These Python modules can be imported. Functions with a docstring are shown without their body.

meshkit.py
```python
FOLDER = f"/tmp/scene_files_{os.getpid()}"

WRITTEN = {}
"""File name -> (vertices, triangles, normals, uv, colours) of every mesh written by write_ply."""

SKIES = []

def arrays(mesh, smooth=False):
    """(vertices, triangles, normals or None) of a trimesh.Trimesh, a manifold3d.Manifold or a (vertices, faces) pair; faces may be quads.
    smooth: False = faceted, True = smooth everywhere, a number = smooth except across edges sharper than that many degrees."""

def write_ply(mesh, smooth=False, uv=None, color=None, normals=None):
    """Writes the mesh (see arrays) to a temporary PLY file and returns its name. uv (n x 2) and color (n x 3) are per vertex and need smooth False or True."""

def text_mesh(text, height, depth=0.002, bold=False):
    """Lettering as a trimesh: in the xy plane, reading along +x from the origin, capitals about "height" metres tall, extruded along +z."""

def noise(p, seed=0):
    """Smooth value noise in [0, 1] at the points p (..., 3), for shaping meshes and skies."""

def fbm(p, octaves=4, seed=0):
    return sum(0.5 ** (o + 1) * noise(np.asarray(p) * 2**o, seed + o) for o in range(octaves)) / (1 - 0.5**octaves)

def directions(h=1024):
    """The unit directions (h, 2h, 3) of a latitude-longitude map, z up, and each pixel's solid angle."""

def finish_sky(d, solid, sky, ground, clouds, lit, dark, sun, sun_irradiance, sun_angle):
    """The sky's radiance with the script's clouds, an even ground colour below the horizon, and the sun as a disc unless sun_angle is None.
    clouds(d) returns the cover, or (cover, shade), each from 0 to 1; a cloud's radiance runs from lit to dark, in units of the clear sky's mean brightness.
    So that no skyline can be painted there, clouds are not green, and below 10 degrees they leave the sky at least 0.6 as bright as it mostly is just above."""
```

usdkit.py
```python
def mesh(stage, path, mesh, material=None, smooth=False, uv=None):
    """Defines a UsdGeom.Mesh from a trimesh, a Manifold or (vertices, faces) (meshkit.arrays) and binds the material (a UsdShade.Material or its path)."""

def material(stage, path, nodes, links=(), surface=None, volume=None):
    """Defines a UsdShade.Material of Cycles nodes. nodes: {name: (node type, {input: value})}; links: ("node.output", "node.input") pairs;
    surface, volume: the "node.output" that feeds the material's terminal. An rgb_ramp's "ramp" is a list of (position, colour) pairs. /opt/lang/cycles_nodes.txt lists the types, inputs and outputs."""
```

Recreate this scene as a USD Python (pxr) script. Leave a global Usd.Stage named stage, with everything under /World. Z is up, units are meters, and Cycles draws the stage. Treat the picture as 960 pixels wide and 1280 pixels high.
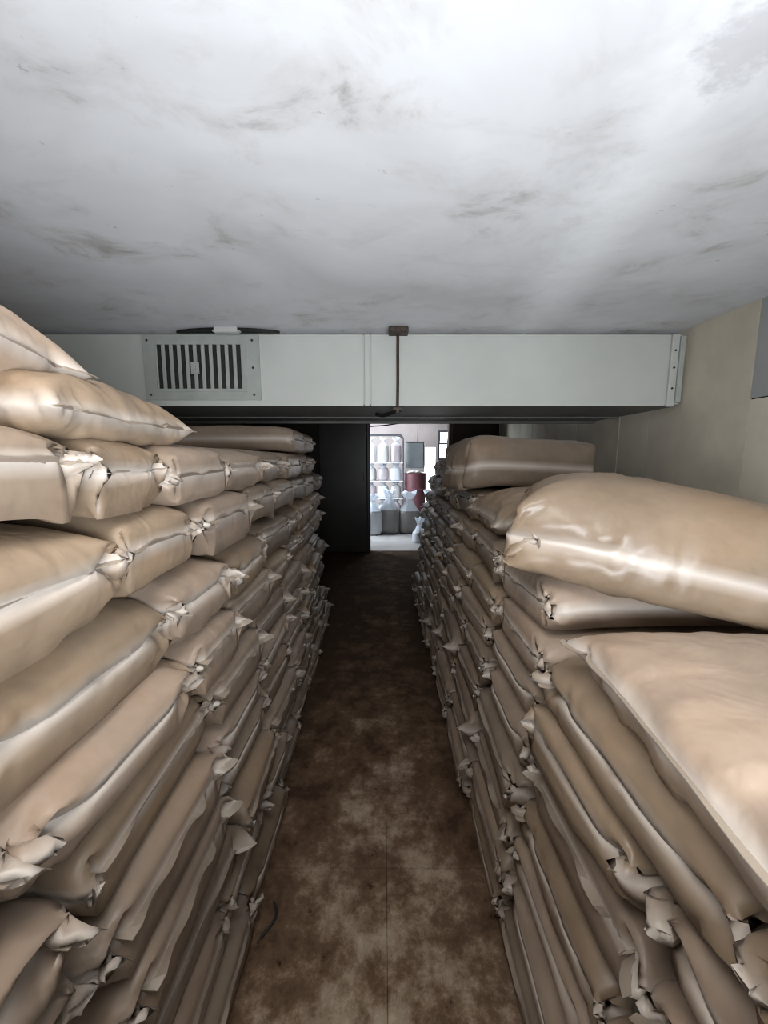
import math, random
import numpy as np
import trimesh
import usdkit, meshkit
from pxr import Usd, UsdGeom, UsdLux, UsdShade, Gf, Sdf, Vt
from shapely.geometry import Polygon, box as sbox

stage = Usd.Stage.CreateInMemory()
UsdGeom.SetStageUpAxis(stage, UsdGeom.Tokens.z)
WORLD = UsdGeom.Xform.Define(stage, '/World')
stage.SetDefaultPrim(WORLD.GetPrim())
UsdGeom.Scope.Define(stage, '/World/Looks')

# ------------------------------------------------------------------ camera
EYE = 1.5
PITCH = math.degrees(math.atan(65 / 480))
cam = UsdGeom.Camera.Define(stage, '/World/camera')
cam.CreateHorizontalApertureAttr(36.0)
cam.CreateFocalLengthAttr(18.0)
cam.CreateClippingRangeAttr((0.03, 200.0))
cam.CreateExposureAttr(0.80)
cam.AddTranslateOp().Set((0, 0, EYE))
cam.AddRotateXOp().Set(90.0 - PITCH)

# ------------------------------------------------------------------ light
def material(name, nodes, links=(), surface='p.BSDF'):
    return usdkit.material(stage, '/World/Looks/' + name, nodes, links, surface=surface)

sky = UsdLux.DomeLight.Define(stage, '/World/sky')                  # an even overcast sky, met through the openings of the far room
sky.CreateIntensityAttr(2.2)
sky.CreateColorAttr((0.92, 0.97, 1.0))

def rect_light(name, loc, look, w, h, power, color):
    l = UsdLux.RectLight.Define(stage, '/World/' + name)
    l.CreateWidthAttr(w); l.CreateHeightAttr(h); l.CreateIntensityAttr(power); l.CreateColorAttr(color)
    l.AddTransformOp().Set(Gf.Matrix4d().SetLookAt(Gf.Vec3d(*loc), Gf.Vec3d(*look), Gf.Vec3d(0, 0.01, 1)).GetInverse())
    return l

rect_light('entrance_daylight', (0.18, -0.17, 1.40), (0.12, 0.78, 2.52), 0.7, 0.5, 23.0, (0.90, 0.95, 1.0))  # daylight from behind the camera, added as an unseen panel before the closed wall
rect_light('overhead_lamp', (-0.15, -0.02, 2.20), (-0.12, 0.16, 0.0), 0.62, 0.62, 8.6, (1.0, 0.965, 0.92))  # unseen panel light added overhead to brighten the near sacks and floor
rect_light('yard_daylight', (-2.1, 7.9, 1.9), (0.3, 10.1, 0.9), 1.8, 1.6, 17.0, (0.80, 0.90, 1.0))
rect_light('loft_daylight', (0.2, 9.3, 3.1), (0.2, 9.3, 0.5), 2.0, 1.6, 3.0, (0.88, 0.94, 1.0))  # unseen light facing down from under the far room ceiling

# ------------------------------------------------------------------ helpers
taken = {}
def numbered(parent, name):
    k = (parent, name); n = taken.get(k, 0); taken[k] = n + 1
    return f'{parent}/{name}' + (f'_{n:03d}' if n else '')

def path_of(p):
    return '/World' if p is None else str(p.GetPath())

def tag(p, label=None, category=None, group=None, kind=None):
    prim = p.GetPrim() if hasattr(p, 'GetPrim') else p
    for k, v in (('label', label), ('category', category), ('group', group), ('kind', kind)):
        if v: prim.SetCustomDataByKey(k, v)
    return prim

def obj(name, mesh, mat, parent=None, smooth=30, label=None):
    m = usdkit.mesh(stage, numbered(path_of(parent), name), mesh, mat, smooth=smooth)
    if label: tag(m, label)
    return m.GetPrim()

def thing(name, label, category, loc=(0, 0, 0), rz=0.0, group=None, kind=None):
    x = UsdGeom.Xform.Define(stage, numbered('/World', name))
    x.AddTranslateOp().Set(tuple(map(float, loc))); x.AddRotateZOp().Set(float(rz))
    return tag(x, label, category, group, kind)

def part_group(name, parent):
    return UsdGeom.Xform.Define(stage, numbered(path_of(parent), name)).GetPrim()

def boxm(x0, x1, y0, y1, z0, z1):
    b = trimesh.creation.box([x1 - x0, y1 - y0, z1 - z0]); b.apply_translation([(x0 + x1) / 2, (y0 + y1) / 2, (z0 + z1) / 2]); return b

def bevel_box(x0, x1, y0, y1, z0, z1, r=0.004):
    """A box with chamfered edges (convex hull of three inset boxes)."""
    r = min(r, (x1 - x0) / 3, (y1 - y0) / 3, (z1 - z0) / 3)
    pts = []
    for X in (x0, x1):
        for Y in (y0, y1):
            for Z in (z0, z1):
                sx, sy, sz = (1 if X == x0 else -1), (1 if Y == y0 else -1), (1 if Z == z0 else -1)
                pts += [(X + sx * r, Y + sy * r, Z), (X + sx * r, Y, Z + sz * r), (X, Y + sy * r, Z + sz * r)]
    return trimesh.convex.convex_hull(np.array(pts))

def cyl(a, b, r, n=16):
    return trimesh.creation.cylinder(radius=r, segment=[a, b], sections=n)

def tube(points, r, n=8):
    p = np.asarray(points, float); t = np.gradient(p, axis=0); t /= np.linalg.norm(t, axis=1, keepdims=True)
    up = np.array([0, 0, 1.0]) if abs(t[0][2]) < .9 else np.array([1.0, 0, 0])
    V = []
    for i in range(len(p)):
        a = np.cross(t[i], up); a /= np.linalg.norm(a); b = np.cross(t[i], a); up = -np.cross(a, t[i]) if False else np.cross(a, t[i])
        for k in range(n):
            th = 2 * math.pi * k / n; V.append(p[i] + r * (a * math.cos(th) + b * math.sin(th)))
    F = []
    for i in range(len(p) - 1):
        for k in range(n):
            q = [i * n + k, i * n + (k + 1) % n, (i + 1) * n + (k + 1) % n, (i + 1) * n + k]
            F += [[q[0], q[2], q[1]], [q[0], q[3], q[2]]]
    for s in (0, len(p) - 1):
        V.append(p[s]); c = len(V) - 1
        for k in range(n):
            e = [s * n + k, s * n + (k + 1) % n]
            F.append([c, e[0], e[1]] if s == 0 else [c, e[1], e[0]])
    m = trimesh.Trimesh(np.array(V), np.array(F), process=False); m.fix_normals(); return m

def cat(*m): return trimesh.util.concatenate(m)

def grid_sheet(x0, x1, y0, y1, step, zf):
    nx, ny = max(2, int((x1 - x0) / step)), max(2, int((y1 - y0) / step))
    X, Y = np.meshgrid(np.linspace(x0, x1, nx), np.linspace(y0, y1, ny), indexing='ij')
    V = np.stack([X, Y, zf(X, Y)], -1).reshape(-1, 3)
    I = np.arange(nx * ny).reshape(nx, ny)
    f = np.stack([I[:-1, :-1], I[1:, :-1], I[1:, 1:], I[:-1, 1:]], -1).reshape(-1, 4)
    return V, f

# ------------------------------------------------------------------ materials
def simple(name, color, rough=0.6, noise=0.0, scale=6.0, metallic=0.0, bump=0.0, coord='object', **kw):
    c0 = tuple(max(0, c * (1 - noise)) for c in color); c1 = tuple(min(1, c * (1 + noise * .6)) for c in color)
    nodes = {'tc': ('texture_coordinate', {}), 'n': ('noise_texture', {'scale': scale, 'detail': 6.0, 'roughness': .6}),
             'r': ('rgb_ramp', {'ramp': [(0.3, c0), (0.7, c1)]}), 'p': ('principled_bsdf', {'roughness': rough, 'metallic': metallic, **kw})}
    links = [('tc.object', 'n.vector'), ('n.fac', 'r.fac'), ('r.color', 'p.base_color')]
    if bump:
        nodes['b'] = ('bump', {'strength': bump, 'distance': .01}); links += [('n.fac', 'b.height'), ('b.normal', 'p.normal')]
    return material(name, nodes, links)

def sack_material(name, powder, film, rough):
    """Clear film over powder: the powder's colour shows where the film lies on it, the milky film alone where two layers meet."""
    d = tuple(c * .80 for c in powder); warm = (powder[0] * 1.03, powder[1] * .96, powder[2] * .88)
    nodes = {
        'tc': ('texture_coordinate', {}), 'e': ('attribute', {'attribute': 'empty'}),
        'oi': ('object_info', {}), 'off': ('vector_math', {'math_type': 'add'}), 'sc': ('vector_math', {'math_type': 'scale', 'scale': 7.0}),
        'n1': ('noise_texture', {'scale': 3.2, 'detail': 4.0, 'roughness': .55}), 'r1': ('rgb_ramp', {'ramp': [(.34, d), (.52, powder), (.74, warm)]}),
        'n2': ('noise_texture', {'scale': 34.0, 'detail': 5.0, 'roughness': .65}), 'r2': ('rgb_ramp', {'ramp': [(.35, (.90, .90, .90)), (.65, (1, 1, 1))]}),
        'm2': ('mix', {'mix_type': 'multiply', 'fac': 1.0}),
        'hv': ('hsv', {'saturation': 1.0}), 'vr': ('map_range', {'from_min': 0.0, 'from_max': 1.0, 'to_min': .82, 'to_max': 1.1}),
        'm3': ('mix', {'color2': film}),
        'n3': ('noise_texture', {'scale': 9.0, 'detail': 3.0, 'roughness': .5, 'distortion': .6}),
        'n4': ('noise_texture', {'type': 'ridged_multifractal', 'scale': 5.0, 'detail': 2.0, 'roughness': .4, 'distortion': .5}),
        'ad': ('math', {'math_type': 'multiply_add', 'value2': .12}),
        'b': ('bump', {'strength': .40, 'distance': .014}),
        'rr': ('map_range', {'from_min': .3, 'from_max': .7, 'to_min': rough - .08, 'to_max': rough + .16}),
        'p': ('principled_bsdf', {'ior': 1.5, 'diffuse_roughness': .2, 'specular_ior_level': .36}),
    }
    links = [('oi.random', 'vr.value'), ('tc.object', 'off.vector1'), ('oi.location', 'sc.vector1'), ('sc.vector', 'off.vector2'),
             ('off.vector', 'n1.vector'), ('off.vector', 'n2.vector'), ('off.vector', 'n3.vector'), ('off.vector', 'n4.vector'),
             ('n1.fac', 'r1.fac'), ('n2.fac', 'r2.fac'), ('r1.color', 'm2.color1'), ('r2.color', 'm2.color2'),
             ('m2.color', 'hv.color'), ('vr.result', 'hv.value'), ('hv.color', 'm3.color1'), ('e.fac', 'm3.fac'), ('m3.color', 'p.base_color'),
             ('n4.fac', 'ad.value1'), ('n3.fac', 'ad.value3'), ('ad.value', 'b.height'), ('b.normal', 'p.normal'),
             ('n1.fac', 'rr.value'), ('rr.result', 'p.roughness')]
    return material(name, nodes, links)

FILM = (.47, .42, .375)
SACK = {'pale': sack_material('sack_pale', (.285, .216, .164), FILM, .36),
        'tan': sack_material('sack_tan', (.26, .19, .13), FILM, .40),
        'dusty': sack_material('sack_dusty', (.215, .164, .122), FILM, .40),
        'white': sack_material('sack_white', (.70, .69, .70), (.80, .82, .85), .35),
        'grey': sack_material('sack_grey', (.20, .18, .17), (.75, .77, .80), .35)}
def film_material(name, color, clear):
    return material(name, {'p': ('principled_bsdf', {'base_color': color, 'roughness': .3}), 't': ('transparent_bsdf', {}), 'm': ('mix_closure', {'fac': clear})},
                    [('p.BSDF', 'm.closure1'), ('t.BSDF', 'm.closure2')], surface='m.closure')
SEAL = film_material('seal_film', (.30, .245, .195), .2)
CLEAR = material('milky_film', {'p': ('principled_bsdf', {'base_color': (.80, .84, .90), 'roughness': .35}), 't': ('translucent_bsdf', {'color': (.86, .89, .93)}), 'm': ('mix_closure', {'fac': .5})}, [('p.BSDF', 'm.closure1'), ('t.BSDF', 'm.closure2')], surface='m.closure')

LA, LB, LC = .991, -.135, .7066          # a broad brush stroke of newer whitewash across the plaster
M_plaster = material('ceiling_plaster', {
    'g': ('geometry', {}), 'mp': ('mapping', {'scale': (1.0, 1.3, 1.0)}),
    'n1': ('noise_texture', {'scale': 1.1, 'detail': 5.0, 'roughness': .6, 'distortion': .4}), 'r1': ('rgb_ramp', {'ramp': [(.30, (.53, .53, .54)), (.52, (.635, .645, .665)), (.72, (.70, .715, .74))]}),
    'n2': ('noise_texture', {'scale': 3.4, 'detail': 7.0, 'roughness': .68, 'distortion': .5}), 'r2': ('rgb_ramp', {'ramp': [(.28, (.60, .57, .54)), (.40, (.92, .905, .89)), (.5, (1, 1, 1))]}),
    'm': ('mix', {'mix_type': 'multiply', 'fac': 1.0}),
    'n3': ('noise_texture', {'scale': 13.0, 'detail': 5.0, 'roughness': .7}), 'r3': ('rgb_ramp', {'ramp': [(.24, (.42, .40, .38)), (.33, (1, 1, 1))]}),
    'm3': ('mix', {'mix_type': 'multiply', 'fac': .8}),
    'n4': ('noise_texture', {'scale': 9.0, 'detail': 3.0, 'roughness': .5}), 'sx': ('separate_xyz', {}), 'la': ('math', {'math_type': 'multiply', 'value2': LA}), 'lb': ('math', {'math_type': 'multiply_add', 'value2': LB}), 'lc': ('math', {'math_type': 'multiply_add', 'value2': .35}), 'lo': ('math', {'math_type': 'subtract', 'value2': LC}), 'ld': ('math', {'math_type': 'absolute'}), 'lr': ('map_range', {'from_min': .03, 'from_max': .17, 'to_min': 1.0, 'to_max': 0.0, 'clamp': True}), 'lm': ('math', {'math_type': 'multiply', 'value2': 1.0}), 'wb': ('mix', {'color2': (.86, .88, .90)}),
    'dm': ('vector_math', {'math_type': 'distance', 'vector2': (.69, .83, 2.27)}), 'dn': ('math', {'math_type': 'multiply_add', 'value2': .22}), 'dr': ('map_range', {'from_min': .16, 'from_max': .21, 'to_min': .5, 'to_max': 0.0, 'clamp': True}), 'db': ('mix', {'color2': (.36, .35, .37)}),
    'b': ('bump', {'strength': .25, 'distance': .012}), 'p': ('principled_bsdf', {'roughness': .85, 'diffuse_roughness': .5})},
    [('g.position', 'mp.vector'), ('mp.vector', 'n1.vector'), ('mp.vector', 'n2.vector'), ('mp.vector', 'n3.vector'), ('n1.fac', 'r1.fac'), ('n2.fac', 'r2.fac'), ('n3.fac', 'r3.fac'),
     ('r1.color', 'm.color1'), ('r2.color', 'm.color2'), ('m.color', 'm3.color1'), ('r3.color', 'm3.color2'), ('g.position', 'sx.vector'), ('sx.x', 'la.value1'), ('sx.y', 'lb.value1'), ('la.value', 'lb.value3'), ('n2.fac', 'lc.value1'), ('lb.value', 'lc.value3'), ('lc.value', 'lo.value1'), ('lo.value', 'ld.value1'), ('ld.value', 'lr.value'), ('n1.fac', 'lm.value1'), ('lr.result', 'lm.value2'), ('lm.value', 'wb.fac'), ('m3.color', 'wb.color1'), ('g.position', 'dm.vector1'), ('dm.value', 'dn.value3'), ('n3.fac', 'dn.value1'), ('dn.value', 'dr.value'), ('dr.result', 'db.fac'), ('wb.color', 'db.color1'), ('db.color', 'p.base_color'), ('g.position', 'n4.vector'), ('n4.fac', 'b.height'), ('b.normal', 'p.normal')])
M_floor = material('worn_shaded_floor', {
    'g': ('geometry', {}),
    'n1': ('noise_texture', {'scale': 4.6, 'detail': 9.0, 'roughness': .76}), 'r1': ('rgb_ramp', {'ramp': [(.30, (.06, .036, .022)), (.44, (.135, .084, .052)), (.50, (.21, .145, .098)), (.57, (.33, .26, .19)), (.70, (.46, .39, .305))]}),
    'sx': ('separate_xyz', {}), 'dy': ('map_range', {'from_min': .8, 'from_max': 2.8, 'to_min': 0.04, 'to_max': -.15, 'clamp': True}), 'dx': ('math', {'math_type': 'absolute'}), 'dx2': ('map_range', {'from_min': .12, 'from_max': .42, 'to_min': 0.0, 'to_max': -.10, 'clamp': True}), 'a1': ('math', {'math_type': 'add'}), 'a2': ('math', {'math_type': 'add'}),  # fading light down the aisle painted in; darker towards the sides too
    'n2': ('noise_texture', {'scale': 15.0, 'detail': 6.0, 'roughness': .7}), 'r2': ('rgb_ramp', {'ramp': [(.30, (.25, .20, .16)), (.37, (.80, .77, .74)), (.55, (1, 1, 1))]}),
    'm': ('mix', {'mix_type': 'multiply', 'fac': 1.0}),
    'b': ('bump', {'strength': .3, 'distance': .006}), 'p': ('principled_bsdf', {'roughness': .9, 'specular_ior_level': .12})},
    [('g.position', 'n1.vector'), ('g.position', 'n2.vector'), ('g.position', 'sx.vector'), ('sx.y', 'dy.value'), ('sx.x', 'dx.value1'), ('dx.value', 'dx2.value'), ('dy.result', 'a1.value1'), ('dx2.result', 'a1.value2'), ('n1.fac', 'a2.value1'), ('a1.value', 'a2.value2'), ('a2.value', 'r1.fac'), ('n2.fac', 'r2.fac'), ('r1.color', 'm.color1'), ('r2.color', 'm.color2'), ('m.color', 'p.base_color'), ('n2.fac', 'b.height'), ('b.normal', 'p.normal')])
M_board = [simple('cream_board', (.74, .675, .55), .6, .14, 2.2), simple('ivory_board', (.76, .70, .575), .6, .14, 2.6), simple('buff_board', (.71, .64, .52), .6, .16, 3.0)]
M_greyboard = simple('grey_board', (.40, .405, .40), .6, .12, 2.5)
M_duct = simple('duct_paint', (.72, .75, .72), .45, .07, 2.2)
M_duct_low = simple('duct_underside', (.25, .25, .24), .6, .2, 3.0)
M_grille = simple('grille_paint', (.53, .57, .54), .45, .12, 9.0)
M_dark = simple('slot_shade', (.035, .035, .035), .8, .3, 6.0)
M_rust = simple('rusty_steel', (.105, .08, .065), .6, .45, 30.0, metallic=.4)
M_black = simple('black_rubber', (.012, .012, .013), .6, .3, 20.0)
M_white = simple('white_plastic', (.75, .75, .74), .4, .05, 8.0)
M_sidewall = simple('dingy_wall', (.22, .20, .17), .8, .3, 2.0)
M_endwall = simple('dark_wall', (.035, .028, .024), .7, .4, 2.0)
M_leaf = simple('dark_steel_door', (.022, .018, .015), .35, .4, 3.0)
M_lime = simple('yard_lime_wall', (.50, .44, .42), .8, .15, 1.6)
M_dimwall = simple('yard_side_wall', (.14, .125, .12), .8, .15, 1.6)  # far room walls and ceiling, darkened to limit bounce through the doorway
M_yardfloor = simple('yard_floor', (.46, .44, .43), .8, .25, 2.2)
M_steel = simple('rack_steel', (.10, .10, .11), .5, .2, 10.0, metallic=.5)
M_greymetal = simple('grey_enamel', (.15, .165, .17), .5, .12, 6.0)
M_maroon = simple('maroon_paint', (.135, .045, .055), .5, .25, 8.0)
M_shelf = simple('pale_shelf', (.62, .62, .64), .6, .1, 6.0)

# ------------------------------------------------------------------ setting
CEIL, XR, XL, YB, YE = 2.27, 1.82, -2.25, -0.19, 6.17
rng = np.random.default_rng(7)

def sheet_struct(name, V, f, mat, parent=None):
    return usdkit.mesh(stage, numbered(path_of(parent), name), (V, f), mat, smooth=True).GetPrim()

# floor: stone slabs with open joints over a bed
floor = thing('floor', None, None, kind='structure')
obj('bedding', boxm(XL - .1, XR + .1, YB - .1, YE + .25, -.12, -.012), M_endwall, floor)
xj = [-2.39, -1.79, -1.19, -.59, .01, .61, 1.21, 1.81, 1.95]; yj = [-.75] + [-.565 + .6 * k for k in range(12)] + [6.42]
for i in range(len(xj) - 1):
    for j in range(len(yj) - 1):
        g = .0005
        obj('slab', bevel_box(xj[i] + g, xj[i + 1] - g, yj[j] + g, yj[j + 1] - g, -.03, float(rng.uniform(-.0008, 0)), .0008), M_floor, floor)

# ceiling: uneven limewashed plaster
def ceil_z(X, Y):
    P = np.stack([X * 1.6, Y * 2.2, X * 0], -1)
    return CEIL + .016 * (meshkit.fbm(P, 4, 3) - .5) + .005 * (meshkit.fbm(P * 7, 3, 9) - .5)
V, f = grid_sheet(XL - .05, XR + .05, YB, YE + .1, .035, ceil_z)
n = len(V); Vt_ = V.copy(); Vt_[:, 2] = CEIL + .15
cz = sheet_struct('ceiling', np.vstack([V, Vt_]), np.vstack([f[:, ::-1], f + n]), M_plaster)
tag(cz, kind='structure')

# right wall: boards
wall_right = thing('wall_right', None, None, kind='structure')
obj('backing', boxm(XR + .012, XR + .12, YB, YE, 0, CEIL + .02), M_endwall, wall_right)
yb = [YB, .22, .66, 1.10, 1.54, 1.97, 2.41, 2.70, 3.03, 3.35, 3.70, 4.06, 4.42, 4.8, 5.2, 5.6, YE]
for k in range(len(yb) - 1):
    g = .0012; off = float(rng.uniform(-.004, .002))
    split = 1.80 if yb[k + 1] <= 1.98 else None
    if split:
        obj('board', bevel_box(XR + off, XR + .014, yb[k] + g, yb[k + 1] - g, .01, split - .003, .002), M_board[k % 3], wall_right)
        obj('board', bevel_box(XR + off + .003, XR + .014, yb[k] + g, yb[k + 1] - g, split + .003, CEIL + .01, .002), M_greyboard, wall_right)
    else:
        obj('board', bevel_box(XR + off, XR + .014, yb[k] + g, yb[k + 1] - g, .01, CEIL + .01, .0006), M_board[k % 3], wall_right)

tag(obj('wall_left', boxm(XL - .12, XL, YB, YE, 0, CEIL + .02), M_sidewall), kind='structure')
# wall behind the camera
wf = thing('wall_front', None, None, kind='structure')
obj('wall_panel', boxm(XL, XR, YB - .14, YB - .06, 0, CEIL + .02), M_sidewall, wf)
# far wall with the doorway
DX0, DX1 = -.222, 1.02
we = thing('wall_back', None, None, kind='structure')
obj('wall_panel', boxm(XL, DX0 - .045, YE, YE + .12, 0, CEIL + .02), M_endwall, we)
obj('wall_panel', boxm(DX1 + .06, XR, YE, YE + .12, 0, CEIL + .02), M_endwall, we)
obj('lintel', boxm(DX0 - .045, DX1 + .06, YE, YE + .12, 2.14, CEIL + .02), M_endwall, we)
d1 = thing('door_1', None, None, kind='structure')
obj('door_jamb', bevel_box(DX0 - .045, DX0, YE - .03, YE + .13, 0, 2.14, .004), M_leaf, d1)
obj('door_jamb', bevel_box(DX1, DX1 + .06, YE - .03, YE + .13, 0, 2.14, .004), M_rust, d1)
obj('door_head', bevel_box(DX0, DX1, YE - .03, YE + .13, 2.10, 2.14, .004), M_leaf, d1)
leaf = obj('door_leaf', bevel_box(DX0 - .80, DX0 - .05, YE - .06, YE - .025, .02, 2.08, .006), M_leaf, d1)
obj('door_pull', cyl((DX0 - .10, YE - .09, 1.17), (DX0 - .10, YE - .09, 1.30), .009), M_greymetal, leaf)
for z in (1.18, 1.29): obj('pull_post', cyl((DX0 - .10, YE - .06, z), (DX0 - .10, YE - .09, z), .007), M_greymetal, leaf)

# ------------------------------------------------------------------ duct and its fittings
DY = 2.41; DZ0, DZ1 = 1.826, 2.243
duct = thing('air_duct', 'pale green-white sheet metal air duct running across the room under the ceiling', 'duct')
obj('duct_body', boxm(XL, XR - .02, DY + .012, DY + .95, DZ0 + .012, DZ1), M_duct, duct)
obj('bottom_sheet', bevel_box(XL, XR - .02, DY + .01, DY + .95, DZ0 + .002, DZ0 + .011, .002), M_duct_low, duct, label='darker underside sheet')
obj('front_sheet', bevel_box(XL, -.125, DY, DY + .012, DZ0, DZ1, .003), M_duct, duct)
obj('front_sheet', bevel_box(-.118, -.085, DY - .004, DY + .012, DZ0, DZ1 - .001, .003), M_duct, duct)
obj('front_sheet', bevel_box(-.078, 1.715, DY + .001, DY + .012, DZ0, DZ1, .003), M_duct, duct)
obj('end_flange', bevel_box(1.722, 1.765, DY - .006, DY + .012, DZ0 - .004, DZ1, .003), M_duct, duct)
obj('end_flange', bevel_box(1.77, 1.80, DY - .012, DY + .05, DZ0 + .02, DZ1 - .01, .004), M_grille, duct, label='grey end bracket')
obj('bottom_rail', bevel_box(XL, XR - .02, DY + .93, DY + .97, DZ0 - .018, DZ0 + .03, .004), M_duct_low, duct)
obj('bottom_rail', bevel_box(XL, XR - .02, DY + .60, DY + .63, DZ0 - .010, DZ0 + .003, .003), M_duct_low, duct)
for z in (1.93, 2.05, 2.15): obj('screw', cyl((1.743, DY - .010, z), (1.743, DY, z), .006, 10), M_rust, duct)

GX0, GX1, GZ0, GZ1 = -1.44, -.745, DZ0 + .035, DZ1 - .008
gr = thing('vent_grille', 'rectangular grey-green vent grille with vertical slats set in the duct face', 'vent', (GX0, DY, GZ0))
gw, gh = GX1 - GX0, GZ1 - GZ0
outer = sbox(0, 0, gw, gh); inner = sbox(.075, .065, gw - .10, gh - .055)
def plate(poly, depth, y0, flip=True):
    m = trimesh.creation.extrude_polygon(poly, depth, engine='earcut')
    v = m.vertices.copy(); m.vertices = np.stack([v[:, 0], y0 - v[:, 2], v[:, 1]], -1); m.fix_normals(); return m
obj('frame', plate(outer.difference(inner), .012, 0), M_grille, gr)
obj('frame_rim', plate(inner.buffer(.018, join_style=2).difference(inner), .018, 0), M_grille, gr)
obj('backing', boxm(.07, gw - .095, -.0035, -.001, .06, gh - .05), M_dark, gr)  # flat dark sheet, coloured for the shade between the slats
ix0, ix1 = .075, gw - .10
NS = 11; pitch = (ix1 - ix0) / NS
for k in range(NS + 1):
    xc = ix0 + k * pitch
    a, b_ = xc - .0105, xc + .0105
    sl = bevel_box(max(a, ix0), min(b_, ix1), -.0175, -.006, .063, gh - .053, .003)
    obj('slat', sl, M_grille, gr)
kn = obj('lever_plate', bevel_box(.285, .335, -.024, -.016, .15, .22, .003), M_grille, gr)
obj('lever', cyl((.31, -.036, .185), (.31, -.02, .185), .012), M_grille, kn)
for sx, sz in ((.03, .03), (gw - .04, .03), (.03, gh - .03), (gw - .04, gh - .03), (gw - .04, gh * .5)):
    obj('screw', cyl((sx, -.016, sz), (sx, -.010, sz), .007, 10), M_rust, gr)

hg = thing('hanger_rod', 'thin rusty hanger rod strapped down the face of the duct below a ceiling bracket', 'rod', (.082, DY, DZ0))
obj('rod', tube([(0, -.022, .43), (0, -.022, .3), (.001, -.022, .15), (0, -.022, -.012)], .0085), M_rust, hg)
br = obj('bracket', bevel_box(-.055, .06, -.075, -.002, .405, .438, .004), M_rust, hg)
obj('nut', cyl((-.025, -.085, .42), (-.025, -.07, .42), .016, 6), M_rust, br)
obj('nut', cyl((.03, -.085, .42), (.03, -.07, .42), .016, 6), M_rust, br)
obj('bottom_clip', bevel_box(-.03, .03, -.035, .05, -.03, -.008, .004), M_rust, hg)
obj('nut', cyl((0, -.022, -.045), (0, -.022, -.012), .014, 6), M_rust, hg)
obj('loose_strap', tube([(-.01, .02, -.028), (-.05, .05, -.040), (-.09, .10, -.045), (-.13, .17, -.03)], .012), M_black, hg)

# black gasket added for the dark gap between duct and ceiling, white connector beside it
xs = np.linspace(-1.23, -.62, 25); prof = [(x, .003 + .042 * (1 - ((x + .93) / .31) ** 2) ** .8 if abs(x + .93) < .31 else .003) for x in xs]
gpoly = Polygon([(x, 0) for x, _ in prof] + [(x, h) for x, h in prof[::-1]])
gm = trimesh.creation.extrude_polygon(gpoly, .012, engine='earcut'); v = gm.vertices.copy(); gm.vertices = np.stack([v[:, 0], DY - .002 - v[:, 1] * 1.5, DZ1 + .004 + v[:, 2]], -1); gm.fix_normals()
tag(obj('rubber_gasket', gm, M_black), 'added black curved gasket wedged between ceiling and duct above the grille', 'filler')
cb = thing('connector_block', 'small white plastic connector block on the duct above the grille', 'connector', (-.985, DY - .045, DZ1 - .012))
obj('block', bevel_box(0, .135, -.03, .02, 0, .034, .004), M_white, cb)
obj('lug', bevel_box(-.012, .0, -.02, .01, .008, .024, .002), M_white, cb)
obj('lug', bevel_box(.135, .147, -.02, .01, .008, .024, .002), M_white, cb)

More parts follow.
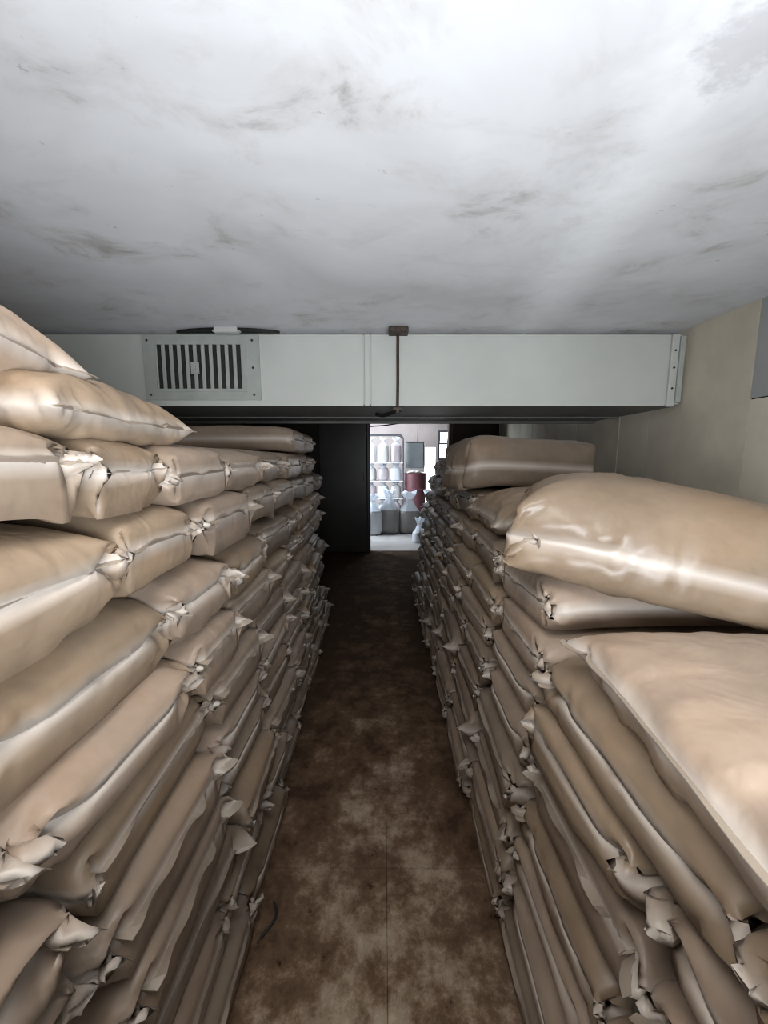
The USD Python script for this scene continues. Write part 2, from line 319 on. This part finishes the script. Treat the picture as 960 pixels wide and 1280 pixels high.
# ------------------------------------------------------------------ sacks: sheets of film filled and pressed flat
def fill_sacks(specs, nu=37, nv=55, steps=170, seed=1, kc=.7, jig=.0015):
    f4 = np.float32
    B = len(specs); r = np.random.default_rng(seed)
    S = lambda k: np.array([s[k] for s in specs], f4)
    W, L, H, side = S('W'), S('L'), S('h'), S('side')
    U, Vv = np.meshgrid(np.linspace(-.5, .5, nu), np.linspace(-.5, .5, nv), indexing='ij')
    P = np.zeros((2, B, nu, nv, 3), f4)
    E = lambda a: a[:, None, None]
    for k in range(2):
        P[k, ..., 0] = Vv * E(L); P[k, ..., 1] = U * E(W)
        P[k, ..., 2] = E(H) * E(S('seam')) + (1 - 2 * k) * .02 * (1 - (2 * U) ** 6) * (1 - (2 * Vv) ** 6)
    P[..., 2] += r.normal(0, jig, (B, nu, nv))
    du, dv = W / (nu - 1), L / (nv - 1); dd = np.hypot(du, dv)
    ph, fr, di = r.uniform(0, 6.28, (B, 6)).astype(f4), r.uniform(4, 14, (B, 6)).astype(f4), r.uniform(0, 6.28, (B, 6)).astype(f4)
    def lump(x, y, o):
        return sum(np.sin(E(fr[:, i]) * (x * E(np.cos(di[:, i])) + y * E(np.sin(di[:, i]))) + E(ph[:, i])) for i in range(o, o + 3)) / 3
    vel = np.zeros_like(P)
    def dist(A, Q, rest, k, kc):
        d = Q - A; l = np.sqrt((d * d).sum(-1)); q = rest[None, :, None, None]
        s = (l - q) / np.maximum(l, 1e-6) * .5
        c = d * (np.where(l > q, s * f4(k), s * f4(kc)))[..., None]; A += c; Q -= c
    V0, lm = S('vol'), E(S('lump'))
    ear = ((np.clip((np.abs(U) - .40) / .10, 0, 1) * np.clip((np.abs(Vv) - .42) / .08, 0, 1)) ** .8 * .065).astype(f4)[None]
    for it in range(steps):
        vol = np.zeros(B, f4); F = np.zeros_like(P)
        for k in range(2):
            Q = P[k]; nn = np.cross(Q[:, 1:, 1:] - Q[:, :-1, :-1], Q[:, 1:, :-1] - Q[:, :-1, 1:]) * f4(.5)
            nn = nn * (np.sign(nn[..., 2].sum((1, 2))) * (1 if k == 0 else -1))[:, None, None, None]
            c = (Q[:, 1:, 1:] + Q[:, :-1, :-1] + Q[:, 1:, :-1] + Q[:, :-1, 1:]) * f4(.25)
            vol += (nn * c).sum((1, 2, 3)) / 3
            for i in (slice(1, None), slice(None, -1)):
                for j in (slice(1, None), slice(None, -1)):
                    F[k][:, i, j] += nn / 4
        p = np.clip((V0 - vol) / V0 * 6, 0, 1.2)
        vel = vel * f4(.9) + F * (p / (du * dv))[None, :, None, None, None] * f4(.0016)
        vel[..., 2] -= f4(.00004)
        old = P.copy(); P = P + vel
        for q in range(6):
            for o in (0, 1):
                dist(P[:, :, o:-1:2], P[:, :, o + 1::2], du, 1, kc); dist(P[:, :, :, o:-1:2], P[:, :, :, o + 1::2], dv, 1, kc)
            for o in (0, 1):
                dist(P[:, :, o:-1:2, :-1], P[:, :, o + 1::2, 1:], dd, .35, .2); dist(P[:, :, o:-1:2, 1:], P[:, :, o + 1::2, :-1], dd, .35, .2)
            for e in (np.s_[:, :1, :], np.s_[:, -1:, :], np.s_[:, :, :1], np.s_[:, :, -1:]):
                m = (P[0][e] + P[1][e]) * f4(.5); P[0][e] = m; P[1][e] = m
        for k in range(2):
            x, y = P[k, ..., 0], P[k, ..., 1]
            lo = lm * lump(x, y, 0); hi = E(H) + lm * lump(x, y, 3)
            P[k, ..., 2] = np.clip(P[k, ..., 2], lo, np.maximum(hi, lo + f4(.02)))
            fx = E(S('front')) + ear; P[k, ..., 0] = np.where(np.abs(x) > fx, x + (np.clip(x, -fx, fx) - x) * f4(.6), x)
            sd = E(side) + ear * f4(.3); P[k, ..., 1] = np.where(np.abs(y) > sd, y + (np.clip(y, -sd, sd) - y) * f4(.6), y)
        z0, z1 = P[0, ..., 2], P[1, ..., 2]; m = (z0 + z1) / 2; bad = z0 < z1
        P[0, ..., 2] = np.where(bad, m, z0); P[1, ..., 2] = np.where(bad, m, z1)
        vel = (P - old) * f4(.9)
    return P.astype(float)

def sack_meshes(P, bend=None, seal_w=.013, seed=0, both=False):
    """(body vertices, faces, empty), [seal strips]. P: (2, nu, nv, 3)."""
    nu, nv = P.shape[1:3]
    if bend is not None: P = bend(P)
    gap = np.linalg.norm(P[0] - P[1], axis=-1)
    em = np.clip(1 - gap / .055, 0, 1) ** 1.3
    I0 = np.arange(nu * nv).reshape(nu, nv)
    I1 = np.full((nu, nv), -1); I1[1:-1, 1:-1] = nu * nv + np.arange((nu - 2) * (nv - 2)).reshape(nu - 2, nv - 2)
    I1 = np.where(I1 < 0, I0, I1)
    V = np.vstack([P[0].reshape(-1, 3), P[1][1:-1, 1:-1].reshape(-1, 3)]); e = np.concatenate([em.ravel(), em[1:-1, 1:-1].ravel()])
    def tri(I, up):
        q = np.stack([I[:-1, :-1], I[1:, :-1], I[1:, 1:], I[:-1, 1:]], -1).reshape(-1, 4)
        t = np.vstack([q[:, [0, 2, 1]], q[:, [0, 3, 2]]]); return t if up else t[:, ::-1]
    F = np.vstack([tri(I0, True), tri(I1, False)])
    r = np.random.default_rng(seed); strips = []
    for end in ((-1, 0) if both else (-1,)):
        edge = P[0][:, end]; inn = (P[0][:, -4 if end else 3] + P[1][:, -4 if end else 3]) / 2
        d = edge - inn; d /= np.linalg.norm(d, axis=1, keepdims=True)
        d = d + np.array([.5 if end else -.5, 0, 0]); ph = r.uniform(0, 6.28, 3)
        s = np.linspace(0, 1, nu); w = .5 * np.sin(9 * s + ph[0]) + .35 * np.sin(23 * s + ph[1]) + r.uniform(-1.3, -.2)
        d[:, 2] += w * .7
        d /= np.linalg.norm(d, axis=1, keepdims=True)
        up = np.array([0, 0, .0009])
        a = edge - d * .006; b = edge + d * seal_w * ((.9 + .1 * np.sin(7 * s + ph[2])) * (1 - .6 * np.abs(2 * s - 1) ** 6))[:, None]
        SV = np.vstack([a + up, b + up, b - up, a - up]); k = np.arange(nu - 1); SF = []
        for (p, q) in ((0, 1), (1, 2), (2, 3), (3, 0)):
            SF += [np.stack([p * nu + k, q * nu + k, q * nu + k + 1], 1), np.stack([p * nu + k, q * nu + k + 1, p * nu + k + 1], 1)]
        for c in (0, nu - 1):
            SF.append(np.array([[c, nu + c, 2 * nu + c], [c, 2 * nu + c, 3 * nu + c]]) if c == 0 else np.array([[c, 2 * nu + c, nu + c], [c, 3 * nu + c, 2 * nu + c]]))
        sm = trimesh.Trimesh(SV, np.vstack(SF), process=False); sm.fix_normals(); strips.append(sm)
    return V, F, e, strips

def put_sack(parent, data, mat, seal=SEAL):
    V, F, e, strips = data
    m = usdkit.mesh(stage, numbered(path_of(parent), 'film_body'), (V, F), mat, smooth=True)
    UsdGeom.PrimvarsAPI(m).CreatePrimvar('empty', Sdf.ValueTypeNames.FloatArray, 'vertex').Set(Vt.FloatArray.FromNumpy(e.astype(np.float32)))
    for s in strips: obj('seal_strip', s, seal, parent, smooth=40)

def sack_thing(name, label, group, loc, rot, scale=(1, 1, 1)):
    x = UsdGeom.Xform.Define(stage, numbered('/World', name))
    x.AddTranslateOp().Set(tuple(map(float, loc))); x.AddRotateXYZOp().Set(tuple(map(float, rot))); x.AddScaleOp().Set(tuple(map(float, scale)))
    return tag(x, label, 'sack', group)

LH = .152
LZ = [.154 * k for k in range(8)] + [1.25, 1.41, 1.556, 1.71]
NP = 9
specs = [dict(W=.565 + .015 * (k % 3), L=.90 + .01 * (k % 2), h=.158 + .006 * (k % 2), vol=.052 + .002 * (k % 4), side=.245, front=.385, lump=.007, seam=.55 + .08 * (k % 3)) for k in range(NP)]
SHAPES = fill_sacks(specs, seed=3)
hero_specs = [dict(W=.72, L=.96, h=.245, vol=.082, side=.28, front=.385, lump=.012, seam=.45),   # big sack across the right stack
              dict(W=.58, L=.95, h=.215, vol=.060, side=.5, front=.6, lump=.010, seam=.45),    # behind it
              dict(W=.68, L=.98, h=.25, vol=.080, side=.25, front=.355, lump=.014, seam=.40),     # under the duct
              dict(W=.66, L=.98, h=.165, vol=.064, side=.5, front=.6, lump=.006, seam=.60),    # near right, plump top
              dict(W=.52, L=.90, h=.175, vol=.041, side=.5, front=.6, lump=.010, seam=.5),      # top left
              dict(W=.58, L=.90, h=.19, vol=.043, side=.5, front=.6, lump=.012, seam=.6)]
HERO = fill_sacks(hero_specs, nu=49, nv=71, steps=190, seed=11, kc=.2, jig=.004)

TONES = ['pale', 'tan', 'dusty', 'pale', 'tan', 'pale', 'dusty', 'tan', 'pale']
protos = {}                       # (shape, tone) -> first prim
ORD = ['first', 'second', 'third', 'fourth', 'fifth', 'sixth', 'seventh', 'eighth', 'ninth', 'tenth', 'eleventh', 'twelfth', 'thirteenth']
def place_sack(k, label, group, loc, rot, scale):
    t = sack_thing('powder_sack', label, group, loc, rot, scale)
    t.GetReferences().AddInternalReference(protos[k]); t.SetInstanceable(True)
    return t

# one master per shape is an abstract class, so that every sack in a stack is a reference to it
def settle(k):
    """The seam rides up and the aisle end rolls down a little under the sacks above."""
    q, dr = (.50, .62, .42, .75, .55, .48, .85, .60, .45)[k], (.020, .032, .012, .026, .018, .034, .010, .024, .028)[k]
    def f(P):
        P = P.copy(); h = specs[k]['h']; t = np.clip(P[..., 2] / h, 0, None)
        w = np.clip((P[..., 0] - .20) / .22, 0, 1)
        P[..., 2] = h * ((1 - w) * t + w * np.where(t < 1, np.clip(t, 1e-6, 1) ** q, t)) - dr * w ** 2
        return P
    return f
for k in range(NP):
    c = stage.CreateClassPrim(numbered('/World', 'sack_shape'))
    put_sack(c, sack_meshes(SHAPES[:, k], settle(k), seed=k, seal_w=.022 if k % 4 == 0 else .012), SACK[TONES[k]]); protos[k] = c.GetPath()

def frange_bounds(start, first, end, seed):
    """Cut points along the aisle: the given ones, then widths drawn at random."""
    r = random.Random(seed); b = list(first)
    while b[-1] < end: b.append(b[-1] + r.uniform(.36, .50))
    return b

LEFT = {0: ([.10, .58], 3.3), 1: ([.02, .50, .92], 3.4), 2: ([.10, .55], 3.2), 3: ([.04, .51, .965], 3.3), 4: ([.06, .50, .95, 1.40], 3.3), 5: ([.02, .485, .94], 3.2),
        6: ([.0, .42, .87, 1.15, 1.60], 3.3), 7: ([-.06, .36, .82, 1.12, 1.52], 3.2), 8: ([-.12, .28, .68, .96, 1.36, 1.72], 3.3), 9: ([-.10, .22, .615, .85, 1.20, 1.60], 3.2), 10: ([2.3, 2.75], 2.8)}
RIGHT = {0: ([.16, .62, 1.05], 4.0), 1: ([.12, .55, 1.02, 1.45], 3.9), 2: ([.08, .56, 1.0], 4.0), 3: ([.10, .55, .98], 3.9), 4: ([.08, .50, .95, 1.40], 4.0), 5: ([.04, .51, .93, 1.45], 3.9),
         6: ([-.18, .345, .895, 1.29, 1.72], 4.0), 7: ([.91, 1.30, 1.72, 2.10], 3.9), 8: ([1.88, 2.25, 2.6], 3.8), 9: ([2.75, 3.2], 3.5)}
def stack(side, table):
    s = -1 if side == 'left' else 1
    for lay, (first, end) in table.items():
        r = random.Random(100 * s + lay)
        b = frange_bounds(0, first, end, 31 * lay + (0 if s < 0 else 500))
        seen = 0
        for i in range(len(b) - 1):
            y0, y1 = b[i], b[i + 1]; w = y1 - y0; yc = (y0 + y1) / 2
            k = r.randrange(NP)
            xf = (-.405 - .006 * lay - .050 * max(0, yc - 1.0)) if s < 0 else (.345 + .006 * lay + (.005 * lay - .015) * max(0, yc - 1.2))
            xf += r.uniform(-.016, .016)
            xc = xf + s * .40
            Z = LZ if s < 0 else [LH * q for q in range(12)]; z = Z[lay] + r.uniform(-.003, .003); zs = (Z[lay + 1] - Z[lay]) / (specs[k]['h'] + .004)
            zm = z + .5 * LH; a = math.radians(PITCH); dep = y1 * math.cos(a) + (EYE - zm) * math.sin(a); up = (zm - EYE) * math.cos(a) + y1 * math.sin(a)
            if abs(xf) / dep > .985 or -up / dep > 1.32: continue             # its far corner lies outside the photograph
            tone = TONES[k]
            lab = f'{tone} plastic powder sack, {side} stack, {ORD[lay]} layer up, {ORD[seen]} from near end'; seen += 1
            place_sack(k, lab, f'powder sacks stacked along the {side} side', (xc, yc, z), (r.uniform(-1.5, 1.5), r.uniform(-1.2, 1.2), (0 if s < 0 else 180) + r.uniform(-2.5, 2.5)), (1, w / .482, zs))
stack('left', LEFT)
stack('right', RIGHT)

def droop(x0, amount, power=2.0):
    def f(P):
        P = P.copy(); t = np.maximum(P[..., 0] - x0, 0); P[..., 2] -= amount * t ** power / .1; return P
    return f
def creases(P, seed):
    """Puckers that run in from the seams, and a few long slack folds across the film."""
    r = np.random.default_rng(seed); nu, nv = P.shape[1:3]; P = P.copy(); U, Vv = np.meshgrid(np.linspace(-1, 1, nu), np.linspace(-1, 1, nv), indexing='ij')
    L, W = np.ptp(P[..., 0]), np.ptp(P[..., 1]); s, t = U * W / 2, Vv * L / 2
    for k in range(2):
        n = np.cross(np.gradient(P[k], axis=1), np.gradient(P[k], axis=0)); n /= np.maximum(np.linalg.norm(n, axis=-1, keepdims=True), 1e-9)
        n *= np.sign(n[..., 2].sum()) * (1 if k == 0 else -1)
        o = r.uniform(0, 50, 3); q = lambda a, b: 2 * meshkit.noise(np.stack([a, b, a * 0], -1) + o, seed) - 1
        de, ds = (1 - np.abs(Vv)) * L / 2, (1 - np.abs(U)) * W / 2
        pe = q(s / .032, t / .16) * np.exp(-de / .13) * np.clip(de / .03, 0, 1); ps = q(s / .16, t / .036) * np.exp(-ds / .10) * np.clip(ds / .03, 0, 1)
        w = (s * .8 + t * .6) / .10 + 1.6 * q(s / .2, t / .2); fold = np.clip(1 - np.abs(((w % 1.0) - .5) * 2) * 2.2, 0, 1) * np.clip(q(s / .14, t / .14), 0, 1) * np.clip(np.minimum(de, ds) / .05, 0, 1)
        P[k] += n * (.011 * pe + .010 * ps + .009 * fold)[..., None]
    return P
def hero(k, label, group, loc, rot, bend=None, tone='pale', name='powder_sack', strip=.018):
    t = sack_thing(name, label, group, loc, rot)
    put_sack(t, sack_meshes(creases(HERO[:, k], 60 + k), bend, seed=40 + k, both=True, seal_w=strip), SACK[tone]); return t
GT = 'powder sacks lying loose on top of the stacks'
def lift_edge(q, f=None):
    """Seam riding near the top of the side, as on a flat-pressed sack."""
    def g(P):
        P = P.copy(); h = P[..., 2].max(); t = np.clip(P[..., 2] / h, 1e-6, 1); P[..., 2] = h * t ** q
        return f(P) if f else P
    return g
hero(3, 'large pale flat-topped sack on the near end of the right stack, pointed corner forward', GT, (.815, .40, 7 * LH - .01), (0, 1.0, 180 - 7), lift_edge(.5, droop(.2, .02)), 'pale', strip=.010)
hero(0, 'largest plump tan sack lying crosswise on the right stack with glossy creases', GT, (.735, 1.05, 8 * LH - .025), (-2, -10, 180 - 22), droop(.2, .05), 'tan')
hero(1, 'plump tan sack tucked behind the largest crosswise sack on the right stack', GT, (.86, 1.60, 8 * LH), (0, -1, 180 - 2), droop(.25, .05), 'tan')
hero(2, 'lone plump glossy sack on the right stack directly below the duct', GT, (.70, 2.10, 9 * LH), (0, -2, 180 + 4), droop(.2, .10), 'dusty')
hero(4, 'plump wrinkled sack with pointed white corner on the left stack before the grille', GT, (-.93, .775, 1.545), (0, 2, 5), droop(.3, .02), 'tan')
hero(5, 'topmost near sack of the left stack with a loose empty film top', GT, (-.95, .42, 1.640), (-7, 3, 8), droop(.3, .01), 'pale')

# small loose things
fr = thing('cord_scrap', 'short black cord scrap lying on the floor at the foot of the left stack', 'cord', (-.375, 1.07, .0))
obj('cord', tube([(0, .05, .006), (.010, .035, .006), (.018, .02, .007), (.016, .0, .006), (.006, -.02, .006), (-.008, -.04, .006), (-.015, -.05, .006)], .0045), M_black, fr)
obj('frayed_end', tube([(-.015, -.048, .006), (-.020, -.056, .008), (-.018, -.064, .006)], .003), M_rust, fr)

# ------------------------------------------------------------------ the far room seen through the doorway
FY0, FY1, FX0, FX1, FC = YE + .13, 11.0, -2.4, 3.3, 3.2
tag(obj('floor', boxm(FX0, FX1, YE + .1, FY1 + .1, -.1, 0), M_yardfloor), kind='structure')
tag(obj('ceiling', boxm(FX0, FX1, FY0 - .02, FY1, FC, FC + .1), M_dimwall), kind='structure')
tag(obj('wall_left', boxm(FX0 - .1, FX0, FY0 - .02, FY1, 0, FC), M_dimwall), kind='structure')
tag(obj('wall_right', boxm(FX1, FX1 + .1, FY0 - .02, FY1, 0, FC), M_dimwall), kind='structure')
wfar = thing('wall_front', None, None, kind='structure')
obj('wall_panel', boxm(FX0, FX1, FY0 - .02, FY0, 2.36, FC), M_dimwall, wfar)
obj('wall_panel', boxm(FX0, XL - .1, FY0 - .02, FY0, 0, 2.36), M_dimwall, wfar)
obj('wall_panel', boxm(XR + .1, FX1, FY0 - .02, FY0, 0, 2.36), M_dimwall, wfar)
wb = thing('wall_back', None, None, kind='structure')
G0, G1, W0, W1 = 1.16, 1.46, 1.53, 1.86
obj('wall_panel', boxm(FX0, G0, FY1, FY1 + .15, 0, FC), M_lime, wb)
obj('wall_panel', boxm(G1, W0, FY1, FY1 + .15, 0, FC), M_lime, wb)
obj('wall_panel', boxm(W1, FX1, FY1, FY1 + .15, 0, FC), M_lime, wb)
obj('wall_panel', boxm(G0, G1, FY1, FY1 + .15, 1.86, FC), M_lime, wb)
obj('wall_panel', boxm(W0, W1, FY1, FY1 + .15, 2.32, FC), M_lime, wb)
obj('wall_panel', boxm(W0, W1, FY1, FY1 + .15, 0, 1.5), M_lime, wb)
w1 = thing('window_1', None, None, kind='structure')
for a, b_, c, d in ((W0, W0 + .045, 1.5, 2.32), (W1 - .045, W1, 1.5, 2.32), (W0 + .045, W1 - .045, 1.5, 1.545), (W0 + .045, W1 - .045, 2.275, 2.32), (W0 + .045, W1 - .045, 1.94, 1.985)):
    obj('window_frame', bevel_box(a, b_, FY1 - .03, FY1 + .05, c, d, .004), M_steel, w1)
PANE = material('window_pane', {'f': ('fresnel', {'IOR': 1.45}), 't': ('transparent_bsdf', {}), 'g': ('glossy_bsdf', {'roughness': .03}), 'm': ('mix_closure', {})}, [('f.fac', 'm.fac'), ('t.BSDF', 'm.closure1'), ('g.BSDF', 'm.closure2')], surface='m.closure')
obj('pane', boxm(W0 + .045, W1 - .045, FY1 + .005, FY1 + .009, 1.545, 1.94), PANE, w1)
obj('pane', boxm(W0 + .045, W1 - .045, FY1 + .005, FY1 + .009, 1.985, 2.275), PANE, w1)

def upright_sack(w, d, h, fill, seed, neck=.10):
    """A standing filled sack: (powder-filled body, empty film top gathered and flared)."""
    r = np.random.default_rng(seed); nt = 40; hf = h * fill
    th = np.linspace(0, 2 * np.pi, nt, endpoint=False)
    def ring(z, sx, sy, sq, jit):
        c, s_ = np.cos(th), np.sin(th); p = 2 / sq
        x = sx * np.sign(c) * np.abs(c) ** p; y = sy * np.sign(s_) * np.abs(s_) ** p
        k = 1 + jit * (np.sin(5 * th + ph[0]) + .7 * np.sin(9 * th + ph[1] + z * 9) + .5 * np.sin(14 * th + ph[2] - z * 14))
        return np.stack([x * k, y * k, np.full(nt, z)], 1)
    ph = r.uniform(0, 6.28, 3)
    def skin(rings, cap0, cap1):
        V = np.vstack(rings); F = []
        k = np.arange(nt); k1 = (k + 1) % nt
        for i in range(len(rings) - 1):
            F += [np.stack([i * nt + k, i * nt + k1, (i + 1) * nt + k1], 1), np.stack([i * nt + k, (i + 1) * nt + k1, (i + 1) * nt + k], 1)]
        if cap0: V = np.vstack([V, rings[0].mean(0)]); F.append(np.stack([np.full(nt, len(V) - 1), k1, k], 1))
        if cap1: V = np.vstack([V, rings[-1].mean(0)]); o = (len(rings) - 1) * nt; F.append(np.stack([np.full(nt, len(V) - 1), o + k, o + k1], 1))
        m = trimesh.Trimesh(V, np.vstack(F), process=False); m.fix_normals(); return m
    body = []
    for t in np.linspace(0, 1, 16):
        b = 1 + .10 * math.sin(math.pi * t) - (.16 * max(0, 1 - t * 7) ** 2) - .10 * max(0, t * 6 - 5) ** 2
        body.append(ring(t * hf, w / 2 * b, d / 2 * b, 3.2 - .8 * t, .006 + .012 * t))
    top = []
    for t in np.linspace(0, 1, 14):
        e = 1 - t * (1 - neck / w * 2) if t < .6 else None
        k = (1 - (1 - .30) * (t / .6) ** .8) if t < .6 else .30 + (.42 * ((t - .6) / .4) ** .8)
        sh = np.array([r.uniform(-.004, .004), r.uniform(-.004, .004), 0])
        top.append(ring(hf - .012 + t * (h - hf + .012), w / 2 * .955 * k, d / 2 * .955 * k, 2.3, .02 + .07 * t) + sh)
    for q in (top[-1],): q[:, 2] += .03 * np.sin(3 * th + ph[1]) + .015 * np.sin(7 * th)
    return skin(body, True, True), skin(top, False, True)
def stand_sack(label, group, loc, rz, w, d, h, fill, seed, mat, cat_='sack'):
    t = thing('standing_sack', label, cat_, loc, rz, group)
    b, tp = upright_sack(w, d, h, fill, seed)
    obj('filled_body', b, mat, t, smooth=True); obj('film_top', tp, CLEAR, t, smooth=60)
    z = h * fill + (h - h * fill) * .6
    a = np.linspace(0, 2 * np.pi, 15)
    obj('tie', tube(np.stack([np.cos(a) * w * .16, np.sin(a) * d * .16, np.full(15, z)], 1), .008, 6), M_white, t)
    return t
M_sk = [simple('grey_powder_film', (.235, .225, .215), .4, .15, 5.0), simple('white_film', (.66, .68, .73), .35, .06, 5.0), simple('mauve_powder_film', (.42, .37, .38), .4, .12, 5.0), simple('pale_powder_film', (.50, .49, .47), .4, .1, 5.0)]
GS = 'standing sacks on the far room floor'
stand_sack('white standing plastic sack at the left edge of the doorway view', GS, (-.24, 7.72, 0), 10, .36, .34, .80, .62, 1, M_sk[1])
stand_sack('grey standing sack with clear tied top, beside the white one beyond the doorway', GS, (.10, 7.86, 0), -6, .42, .36, .88, .58, 2, M_sk[0])
stand_sack('brownish grey standing sack in the middle of the row beyond the doorway', GS, (.52, 7.90, 0), 8, .44, .38, .84, .57, 3, M_sk[0])
stand_sack('grey standing sack with flaring top at the right end of the row beyond the doorway', GS, (.98, 8.02, 0), -12, .42, .38, .86, .54, 4, M_sk[0])
stand_sack('small white tied film sack alone on the floor just inside the far doorway', None, (.655, 6.95, 0), 20, .24, .22, .43, .48, 5, M_sk[1])
# rack of white sacks behind
rk = thing('sack_rack', 'dark tubular rack with rounded top corners holding rows of white sacks in the far room', 'rack', (-.05, 9.25, 0))
hp = [(-.42, -.02, 0), (-.42, -.02, 1.9), (-.41, -.02, 2.02), (-.36, -.02, 2.08), (-.28, -.02, 2.10), (.38, -.02, 2.10), (.46, -.02, 2.08), (.50, -.02, 2.02), (.51, -.02, 1.9), (.51, -.02, 0)]
obj('hoop', tube(hp, .016), M_steel, rk); obj('hoop', tube([(a, .42, c) for a, b_, c in hp], .016), M_steel, rk)
ZS = (.10, .585, 1.005, 1.44)
for z in ZS: obj('shelf', bevel_box(-.42, .51, -.04, .44, z - .022, z, .004), M_shelf, rk)
GR = 'white sacks standing on the far room rack'
rows = ['bottom', 'second', 'third', 'top']; cols = ['left', 'middle', 'right']
for i, z in enumerate(ZS):
    hh = (.44, .39, .40, .58)[i]
    for j in range(3):
        stand_sack(f'small pale sack on the {rows[i]} shelf of the tubular rack, {cols[j]} one', GR, (-.05 - .27 + j * .305, 9.42 + .03 * ((i + j) % 2), z), 7 * (j - 1), .25, .24, hh, .74, 20 + 3 * i + j, M_sk[(1, 2, 3)[(i + 2 * j) % 3]])
cab = thing('hanging_cabinet', 'grey enamel box hung by a cable above the maroon barrel', 'cabinet', (.76, 9.5, 1.30))
obj('body', bevel_box(-.21, .21, -.10, .12, 0, .62, .012), M_greymetal, cab)
obj('door', bevel_box(-.19, .19, -.112, -.101, .02, .60, .006), M_greymetal, cab)
obj('top_cap', bevel_box(-.225, .225, -.12, .13, .622, .645, .006), M_steel, cab)
obj('cable', tube([(.06, .0, .64), (.065, 0, 1.0), (.05, 0, 1.4), (.05, 0, 1.9)], .010), M_black, cab)
db = thing('barrel', 'maroon metal barrel standing under the grey cabinet in the far room', 'barrel', (.76, 9.42, 0))
pr = [(0, 0), (.25, 0), (.26, .02), (.26, .38), (.272, .40), (.26, .42), (.26, .78), (.272, .80), (.26, .82), (.26, 1.16), (.268, 1.18), (.25, 1.19), (.25, 1.165), (0, 1.165)]
obj('drum_shell', trimesh.creation.revolve(np.array(pr), sections=40), M_maroon, db)
rg = thing('cloth_rag', 'crumpled white cloth rag heaped on the maroon barrel', 'cloth', (.76, 9.40, 1.165))
V, f = grid_sheet(-.21, .21, -.19, .19, .02, lambda X, Y: .02 + .10 * meshkit.fbm(np.stack([X * 14, Y * 14, X * 0], -1), 3, 5) * np.clip(1.25 - (X / .21) ** 2 * .8 - (Y / .19) ** 2 * .5, .1, 1))
n = len(V); V2 = V.copy(); V2[:, 2] = 0.002
e = trimesh.Trimesh(np.vstack([V, V2]), np.vstack([f[:, [0, 1, 2]], f[:, [0, 2, 3]], f[:, [2, 1, 0]] + n, f[:, [3, 2, 0]] + n]), process=False)
obj('cloth', e, M_white, rg, smooth=True)
tag(obj('hanging_wire', tube([(FX0 - .005, 7.0, 2.32), (-1.6, 7.0, 2.18), (-.9, 7.0, 2.10), (-.3, 7.0, 2.09), (0, 7.0, 2.11), (.35, 7.0, 2.16), (.8, 7.0, 2.24), (1.4, 7.0, 2.36), (2.4, 7.0, 2.60), (FX1 + .005, 7.0, 2.86)], .011), M_black), 'black wire sagging across the far room just past the doorway', 'wire')
